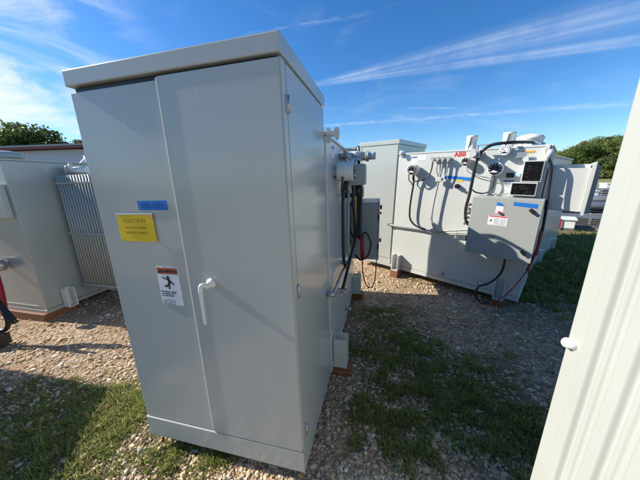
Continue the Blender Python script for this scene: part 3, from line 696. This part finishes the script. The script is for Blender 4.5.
# broad-leaved weeds
def weed(x, y, s, lab):
    m = MB(); lm = weedm; nlf = rnd.randint(9, 14)
    for k in range(nlf):
        a = k*2.4+rnd.uniform(-.3, .3); L = s*rnd.uniform(.6, 1.1); el = rnd.uniform(.2, 1.0); w = L*.20
        d = Vector((math.cos(a), math.sin(a), 0)); n = Vector((-d.y, d.x, 0)); pts = []
        for t, ww in ((0, .15), (.35, .9), (.65, 1), (.9, .5), (1, .05)):
            p = d*L*t+Vector((0, 0, L*(el*t-.6*el*t*t))); pts.append((m.bm.verts.new(p+n*w*ww), m.bm.verts.new(p-n*w*ww+Vector((0, 0, .002)))))
        i = m.mi(lm)
        for A, B in zip(pts, pts[1:]):
            f = m.bm.faces.new((A[0], A[1], B[1], B[0])); f.material_index = i; f.smooth = True
    o = m.build('weed', None, (x, y, gheight(x, y)-.003)); tag(o, lab, 'weed', 'broad-leaved weeds in the gravel')
weedm = flat('weed_leaf', (.15, .24, .06), .5)
for (x, y, s, lab) in ((.93, 1.55, .10, 'leafy weed in the shaded grass, middle of the group right of the doors'), (.72, 2.0, .09, 'leafy weed in the shaded grass behind the nearest ones'),
                  (-1.45, 1.62, .10, 'leafy weed in the sunlit grass left of the front transformer'), (.78, 1.20, .09, 'leafy weed nearest the bottom edge, right of the doors'),
                  (1.15, 1.45, .08, 'leafy weed beside the pale fluted radiator')):
    weed(x, y, s*.62, lab)

# ------------------------------------------------------------------ trees
LEAF = tone_mat('tree_leaves', .55, .3, .3)
BARK = flat('bark', (.09, .07, .05), .9)
def tree_meshes(seed, Wd, Ht, nl, nclump, leaf=.16):
    rg = np.random.default_rng(seed); rr = random.Random(seed)
    # limbs
    m = MB(); m.tube([(0, 0, -.3), (.1, 0, Ht*.18), (-.1, .1, Ht*.4), (.1, -.1, Ht*.7)], .16, BARK, 10)
    for k in range(8):
        a = k*.8+rr.uniform(-.3, .3); L = Wd*.36
        m.tube([(0, 0, Ht*.15), (math.cos(a)*L*.4, math.sin(a)*L*.4, Ht*(.3+.02*k)), (math.cos(a)*L, math.sin(a)*L, Ht*(.4+.05*k))], .06, BARK, 7)
    # crown: clumps over an irregular dome reaching near the ground
    C = []
    for k in range(nclump):
        a = rg.uniform(0, 6.28); zt = rg.uniform(.08, 1)**.9; prof = math.sqrt(max(.02, 1-(max(0, zt-.35)/.66)**2))*(.75+.25*min(1, zt/.3))
        r = Wd/2*prof*rg.uniform(.45, 1.0)
        C.append((math.cos(a)*r, math.sin(a)*r, zt*Ht*rg.uniform(.86, 1.0), rg.uniform(.10, .20)*Wd*.8))
    C = np.array(C); ci = rg.integers(0, nclump, nl)
    d = rg.normal(0, 1, (nl, 3)); d /= np.linalg.norm(d, axis=1)[:, None]; rad = rg.uniform(.5, 1.05, nl)[:, None]
    c = C[ci]; pos = c[:, :3]+d*rad*c[:, 3:4]*np.array([1, 1, .7])
    pos[:, 2] = np.maximum(pos[:, 2], .1)
    nrm = d+rg.normal(0, .6, (nl, 3)); nrm /= np.linalg.norm(nrm, axis=1)[:, None]
    u = np.cross(nrm, rg.normal(0, 1, (nl, 3))); u /= np.linalg.norm(u, axis=1)[:, None]; v = np.cross(nrm, u)
    s = leaf*rg.uniform(.6, 1.4, (nl, 1))
    V = np.stack([pos-u*s, pos-v*s*.5, pos+u*s, pos+v*s*.5], 1)
    F = (np.arange(nl)*4)[:, None]+np.array([0, 1, 2, 3])
    tone = rg.uniform(.75, 1.25, nclump)[ci][:, None]*rg.uniform(.7, 1.3, (nl, 1))
    pal = np.array([(.12, .175, .035), (.17, .21, .05), (.09, .13, .03), (.20, .21, .06)])
    col = pal[rg.integers(0, 4, nclump)[ci]]*tone
    cols = np.concatenate([np.repeat(col, 4, 0), np.ones((nl*4, 1))], 1)
    crown = mesh_from('crown', V.reshape(-1, 3), F, cols, LEAF)
    tr = m.build('trunk'); trm = tr.data; bpy.data.objects.remove(tr)
    return crown, trm
kinds = [tree_meshes(1, 10, 8, 16000, 60), tree_meshes(2, 12, 7.5, 16000, 70), tree_meshes(3, 9, 9, 15000, 55)]
def tree(k, az, dist, sc, label, rz, zs=1.0, group='trees along the far edge of the field'):
    x, y = math.sin(R(az))*dist, math.cos(R(az))*dist
    r = root('oak_tree', label, 'tree', (x, y, gheight(x, y)), (0, 0, rz), group); r.scale = (sc, sc, sc*zs)
    for nm, me in (('crown', kinds[k][0]), ('trunk', kinds[k][1])):
        o = bpy.data.objects.new(nm, me); COL.objects.link(o); o.parent = r
# left row, beyond the pale building
for i, (az, d, s, zs) in enumerate(((-57, 40, 1.05, 1), (-52.5, 41, 1.0, .94), (-49.3, 42, 1.03, .9), (-46.4, 40, .98, .96), (-43.5, 44, 1.0, .88), (-40.6, 52, 1.0, .95), (-37.5, 50, .72, 1), (-34, 56, .8, 1))):
    tree(i % 3, az, d, s, ['broad tree outside the left edge beyond the pale building', 'broad tree above the left corner of the picture', 'leftmost visible tree above the pale building', 'tree above the middle of the red-edged roof',
         'tree above the right end of the red-edged roof', 'lower tree beside the top of the front cabinet', 'tree hidden behind the front cabinet', 'small tree hidden behind the front cabinet'][i], i*1.3, zs, 'trees behind the pale building')
rt = [(41.8, 95, 1.1, 6.0), (43.4, 90, 1.2, 6.6), (44.9, 96, 1.2, 7.6), (46.2, 88, 1.1, 7.4), (47.4, 98, 1.25, 9.6), (48.7, 90, 1.15, 8.0), (50.0, 94, 1.2, 8.3), (52, 90, 1.2, 8.5), (54.5, 90, 1.2, 8.8), (57, 90, 1.2, 8.8), (45.6, 110, 1.3, 8.6), (48.6, 108, 1.3, 9.8)]
nm = ['low tree hidden behind the gauge-covered transformer', 'low tree just right of the gauge-covered transformer', 'rounded tree left in the right-hand hill of trees', 'lower tree in front of the tallest right-hand tree',
      'tallest tree of the right-hand tree line', 'dark broad tree right of the tallest one', 'tree beside the cream radiator edge', 'tree hidden behind the cream radiator', 'tree behind the cream radiator, further right',
      'tree far outside the right edge', 'back-row tree behind the tallest one', 'back-row tree behind the dark broad one']
for i, (az, d, s, hh) in enumerate(rt): tree((i+1) % 3, az, d, s, nm[i], i*2.1, hh/(s*(8, 7.5, 9)[(i+1) % 3]*.95))

# ------------------------------------------------------------------ pale building on the left
az = -46.0; c = Vector((math.sin(R(az))*21, math.cos(R(az))*21, 0))
Bd = root('building', 'long pale building with a red-brown roof edge beyond the left unit', 'building', (-14.5, 14.2, 0), (0, 0, R(-1)))
m = MB(); m.box((-9, 8), (0, 6), (0, 3.72), LAV)
for k in range(68) if False else range(0): m.box((-8.9+k*.25, -8.87+k*.25), (-.02, -.001), (.05, 3.7), LAV)
m.build('wall', Bd)
m = MB(); m.prism([(-.35, 3.74), (3, 4.3), (6.35, 3.74), (6.35, 3.66), (3, 4.2), (-.35, 3.66)], ROOFG, 'x', -9.3, 8.3) if False else m.prism([(-.35, 3.95), (3, 4.5), (6.35, 3.95), (6.35, 3.85), (3, 4.38), (-.35, 3.85)], ROOFG, 'x', -9.3, 8.3); m.build('roof', Bd)
m = MB(); m.box((-9.31, 8.31), (-.38, -.351), (3.72, 3.86), BRICKR); m.build('fascia', Bd)
for x in (-6, -1, 4):
    f = MB(); f.box((x-.6, x+.6), (-.05, -.02), (1.1, 2.1), WHITE, .004); f = f.build('window', Bd); MB().box((x-.53, x+.53), (-.06, -.051), (1.17, 2.03), DARKGL).build('pane', f)

# ------------------------------------------------------------------ stored gear in the yard on the right
def gear(name, label, cat, az, dist, rz, z=0, group='stored equipment on the right of the yard'):
    x, y = math.sin(R(az))*dist, math.cos(R(az))*dist
    return root(name, label, cat, (x, y, gheight(x, y)+z), (0, 0, R(rz)), group)
def tray(label, az, dist, rz, L, wd, h, mtl=DARKST, bars=5):
    g = gear('radiator_stack', label, 'radiator', az, dist, rz)
    m = MB(); m.box((-L/2, L/2), (-wd/2, wd/2), (.0, .08), mtl, .01); m.build('skid', g)
    for k in range(bars):
        z = .085+k*(h-.1)/bars
        m = MB(); m.box((-L/2+.03, L/2-.03), (-wd/2+.03, wd/2-.03), (z, z+(h-.1)/bars*.62), mtl, .012)
        for j in range(12): m.box((-L/2+.1+j*(L-.2)/12, -L/2+.1+j*(L-.2)/12+.05), (-wd/2+.022, -wd/2+.029), (z+.005, z+(h-.1)/bars*.55), GREYF)
        m.build('panel', g)
    return g
tray('low dark stack of radiator panels on the grass behind the throat box', 44.6, 10.6, -42, 3.6, 1.1, .34)
tray('dark panel stack further right, half behind the cream radiator', 49.5, 12.2, -50, 4.2, 1.2, .50)
tray('farther dark panel stack in the middle of the stored gear', 47.2, 15.5, -45, 4.5, 1.4, .62)
tray('farthest dark panel stack before the open field', 48.5, 20.5, -47, 6, 1.6, .80, DARKST, 6)
def pipes(label, az, dist, rz, L, n, r, z):
    g = gear('pipe_bundle', label, 'pipes', az, dist, rz)
    for k in range(n):
        m = MB(); m.cyl((-L/2, (k-n/2)*r*2.2, z+r), (L/2, (k-n/2)*r*2.2, z+r), r, STEEL if k % 2 else DARKST, 16); m.build('pipe', g)
    for x in (-L*.35, L*.35): MB().box((x-.05, x+.05), (-n*r*1.4, n*r*1.4), (-.02, z-.001), WHITE, .006).build('support', g)
pipes('grey pipes on white supports behind the throat box', 45.6, 12.0, -45, 3.2, 4, .10, .42)
pipes('thin grey pipes on tall white supports left of the cream radiator', 48.2, 13.6, -50, 3.4, 5, .09, .55)
def crate(label, az, dist, rz, sx, sy, h):
    g = gear('steel_cabinet', label, 'cabinet', az, dist, rz)
    m = MB(); m.box((-sx/2, sx/2), (-sy/2, sy/2), (.08, h), WHITE, .01); m.build('body', g)
    m = MB(); m.box((-sx/2, sx/2), (-sy/2, sy/2), (.0, .079), DARKST, .004); m.build('skid', g)
    m = MB(); m.box((-sx/2-.03, sx/2+.03), (-sy/2-.03, sy/2+.03), (h+.001, h+.04), WHITE, .006); m.build('lid', g)
crate('small white steel cabinet with red strap under the throat box', 44.6, 9.6, -40, .6, .5, .30)
crate('pale low cabinet among the stored pipes', 46.4, 17.5, -30, 1.0, .8, .75)
crate('rust tinted low cabinet at the field edge', 50.2, 24, -30, 1.4, 1.0, .9)
g = [o for o in bpy.data.objects if o.get('label') == 'small white steel cabinet with red strap under the throat box'][0]
MB().box((-.02, .03), (-.285, -.281), (.05, .33), RED).build('strap', g)

# ------------------------------------------------------------------ world, sun
SUN_AZ, SUN_EL = -77.8, 33.0
w = bpy.data.worlds.new('World'); scene.world = w; w.use_nodes = True; nt = w.node_tree
for n in list(nt.nodes): nt.nodes.remove(n)
out = nt.nodes.new('ShaderNodeOutputWorld'); bg = nt.nodes.new('ShaderNodeBackground'); lnk(nt, bg.outputs[0], out.inputs[0])
sky = nt.nodes.new('ShaderNodeTexSky'); sky.sky_type = 'NISHITA'; sky.sun_disc = False; sky.sun_elevation = R(SUN_EL); sky.sun_rotation = R(SUN_AZ)
sky.altitude = 200; sky.air_density = 1.0; sky.dust_density = .25; sky.ozone_density = 2.2
STR = .098
bg.inputs['Strength'].default_value = STR
tc = nt.nodes.new('ShaderNodeTexCoord'); D = tc.outputs['Generated']
def nmath(op, a, b=None, c=None):
    n = nt.nodes.new('ShaderNodeMath'); n.operation = op
    for i, v in enumerate((a, b, c)):
        if v is None: continue
        if isinstance(v, (int, float)): n.inputs[i].default_value = v
        else: lnk(nt, v, n.inputs[i])
    return n.outputs[0]
def vdot(vec):
    n = nt.nodes.new('ShaderNodeVectorMath'); n.operation = 'DOT_PRODUCT'; lnk(nt, D, n.inputs[0]); n.inputs[1].default_value = vec; return n.outputs['Value']
def smooth(v, a, b):
    n = nt.nodes.new('ShaderNodeMapRange'); n.interpolation_type = 'SMOOTHSTEP'; lnk(nt, v, n.inputs[0]); n.inputs[1].default_value = a; n.inputs[2].default_value = b; return n.outputs[0]
def streak(a, b, w0, w1, k, nscale=(2, 26), edge=(.0, .12), lo=.35, hi=.75, warp=.0):
    """cirrus streak from sky direction a to b (both real directions), half widths w0 -> w1"""
    a = Vector(a).normalized(); b = Vector(b).normalized(); N = a.cross(b).normalized(); T = N.cross(a).normalized()
    ang = math.atan2(b.dot(T), b.dot(a))
    u = nmath('DIVIDE', nmath('ARCTAN2', vdot(T), vdot(a)), ang); v = vdot(N)
    cb = nt.nodes.new('ShaderNodeCombineXYZ'); 
    wn = nmath('ADD', nmath('MULTIPLY', u, w1-w0), w0); wn = nmath('MAXIMUM', wn, .002)
    vn = nmath('DIVIDE', v, wn)
    lnk(nt, nmath('MULTIPLY', u, nscale[0]), cb.inputs[0]); lnk(nt, nmath('MULTIPLY', vn, nscale[1]), cb.inputs[1])
    no = nt.nodes.new('ShaderNodeTexNoise'); no.inputs['Scale'].default_value = 1; no.inputs['Detail'].default_value = 9; no.inputs['Roughness'].default_value = .62; no.inputs['Distortion'].default_value = .5; lnk(nt, cb.outputs[0], no.inputs['Vector'])
    bk = nt.nodes.new('ShaderNodeTexNoise'); bk.inputs['Scale'].default_value = 7; bk.inputs['Detail'].default_value = 7; bk.inputs['Roughness'].default_value = .65; lnk(nt, D, bk.inputs['Vector'])
    f = smooth(no.outputs['Fac'], lo, hi)
    f = nmath('MULTIPLY', f, nmath('ADD', nmath('MULTIPLY', smooth(bk.outputs['Fac'], .35, .65), .65), .35))
    f = nmath('MULTIPLY', f, smooth(nmath('ADD', nmath('ABSOLUTE', vn), nmath('MULTIPLY', bk.outputs['Fac'], .5)), 1.25, .3))
    f = nmath('MULTIPLY', f, smooth(u, -edge[1], edge[0]+.05)); f = nmath('MULTIPLY', f, smooth(u, 1.0+edge[1]*3, .8))
    return nmath('MULTIPLY', f, k)
S = [streak((-.02, .946, .318), (.70, .62, .335), .010, .060, .60, (1.0, 2.6), lo=.15, hi=.85),
     streak((-.02, .946, .318), (.725, .63, .283), .008, .022, .55, (1.1, 1.6), lo=.12, hi=.8),
     streak((.0, .975, .195), (.749, .643, .157), .007, .012, .36, (18, 1.3), lo=.3, hi=.65),
     streak((.317, .919, .232), (.437, .873, .216), .002, .003, .3, (4, 1.0), lo=.2, hi=.5),
     streak((-.20, .874, .44), (.12, .876, .478), .006, .010, .25, (5, 1.5)),
     streak((-.05, .96, .25), (.6, .75, .12), .03, .05, .22, (3, 1.8), lo=.42, hi=.75)]
cb = nt.nodes.new('ShaderNodeMapping'); cb.inputs['Rotation'].default_value = (0, R(25), R(20)); cb.inputs['Scale'].default_value = (2.4, 2.4, 7); lnk(nt, D, cb.inputs['Vector'])
no = nt.nodes.new('ShaderNodeTexNoise'); no.inputs['Scale'].default_value = 1.6; no.inputs['Detail'].default_value = 8; no.inputs['Distortion'].default_value = .7; no.inputs['Roughness'].default_value = .6; lnk(nt, cb.outputs[0], no.inputs['Vector'])
wisp = nmath('MULTIPLY', smooth(no.outputs['Fac'], .36, .68), smooth(vdot(tuple(Vector((-.70, .68, .22)).normalized())), .93, 1.0)); wisp = nmath('MULTIPLY', wisp, .95)
S.append(wisp)
wisp2 = nmath('MULTIPLY', smooth(no.outputs['Fac'], .50, .85), .12); S.append(wisp2)
tot = S[0]
for s in S[1:]: tot = nmath('MAXIMUM', tot, s)
hsv = nt.nodes.new('ShaderNodeHueSaturation'); hsv.inputs['Saturation'].default_value = 1.3; hsv.inputs['Value'].default_value = 1.0; lnk(nt, sky.outputs[0], hsv.inputs['Color'])
mx = nt.nodes.new('ShaderNodeMix'); mx.data_type = 'RGBA'; lnk(nt, tot, mx.inputs[0]); tn = nt.nodes.new('ShaderNodeVectorMath'); tn.operation = 'MULTIPLY'; tn.inputs[1].default_value = (.78, .94, 1.10); lnk(nt, hsv.outputs[0], tn.inputs[0]); lnk(nt, tn.outputs[0], mx.inputs[6]); mx.inputs[7].default_value = (5.6, 6.2, 7.0, 1)
lnk(nt, mx.outputs[2], bg.inputs[0])
sl = bpy.data.lights.new('sun', 'SUN'); sl.energy = 5.0; sl.angle = R(.5); sl.color = (1, .94, .83)
so = bpy.data.objects.new('sun', sl); COL.objects.link(so)
dv = Vector((math.sin(R(SUN_AZ))*math.cos(R(SUN_EL)), math.cos(R(SUN_AZ))*math.cos(R(SUN_EL)), math.sin(R(SUN_EL))))
so.rotation_euler = dv.to_track_quat('Z', 'Y').to_euler(); so.location = dv*30

# ------------------------------------------------------------------ camera
cd = bpy.data.cameras.new('camera'); cam = bpy.data.objects.new('camera', cd); COL.objects.link(cam)
cd.sensor_width = 36; cd.lens = 36*247.14/640; cd.clip_start = .02; cd.clip_end = 3000
pi_, ro = R(13.395), R(-1.8856)
fw = Vector((0, math.cos(pi_), -math.sin(pi_))); rt_ = Vector((1, 0, 0)); up = Vector((0, math.sin(pi_), math.cos(pi_)))
r2 = rt_*math.cos(ro)+up*math.sin(ro); u2 = -rt_*math.sin(ro)+up*math.cos(ro)
cam.matrix_world = Matrix(((r2.x, u2.x, -fw.x, 0), (r2.y, u2.y, -fw.y, 0), (r2.z, u2.z, -fw.z, 1.624), (0, 0, 0, 1)))
scene.camera = cam
scene.render.resolution_x = 1024; scene.render.resolution_y = 768
vs = scene.view_settings; vs.view_transform = 'Standard'; vs.look = 'None'; vs.gamma = 1; vs.exposure = .74; vs.use_curve_mapping = False
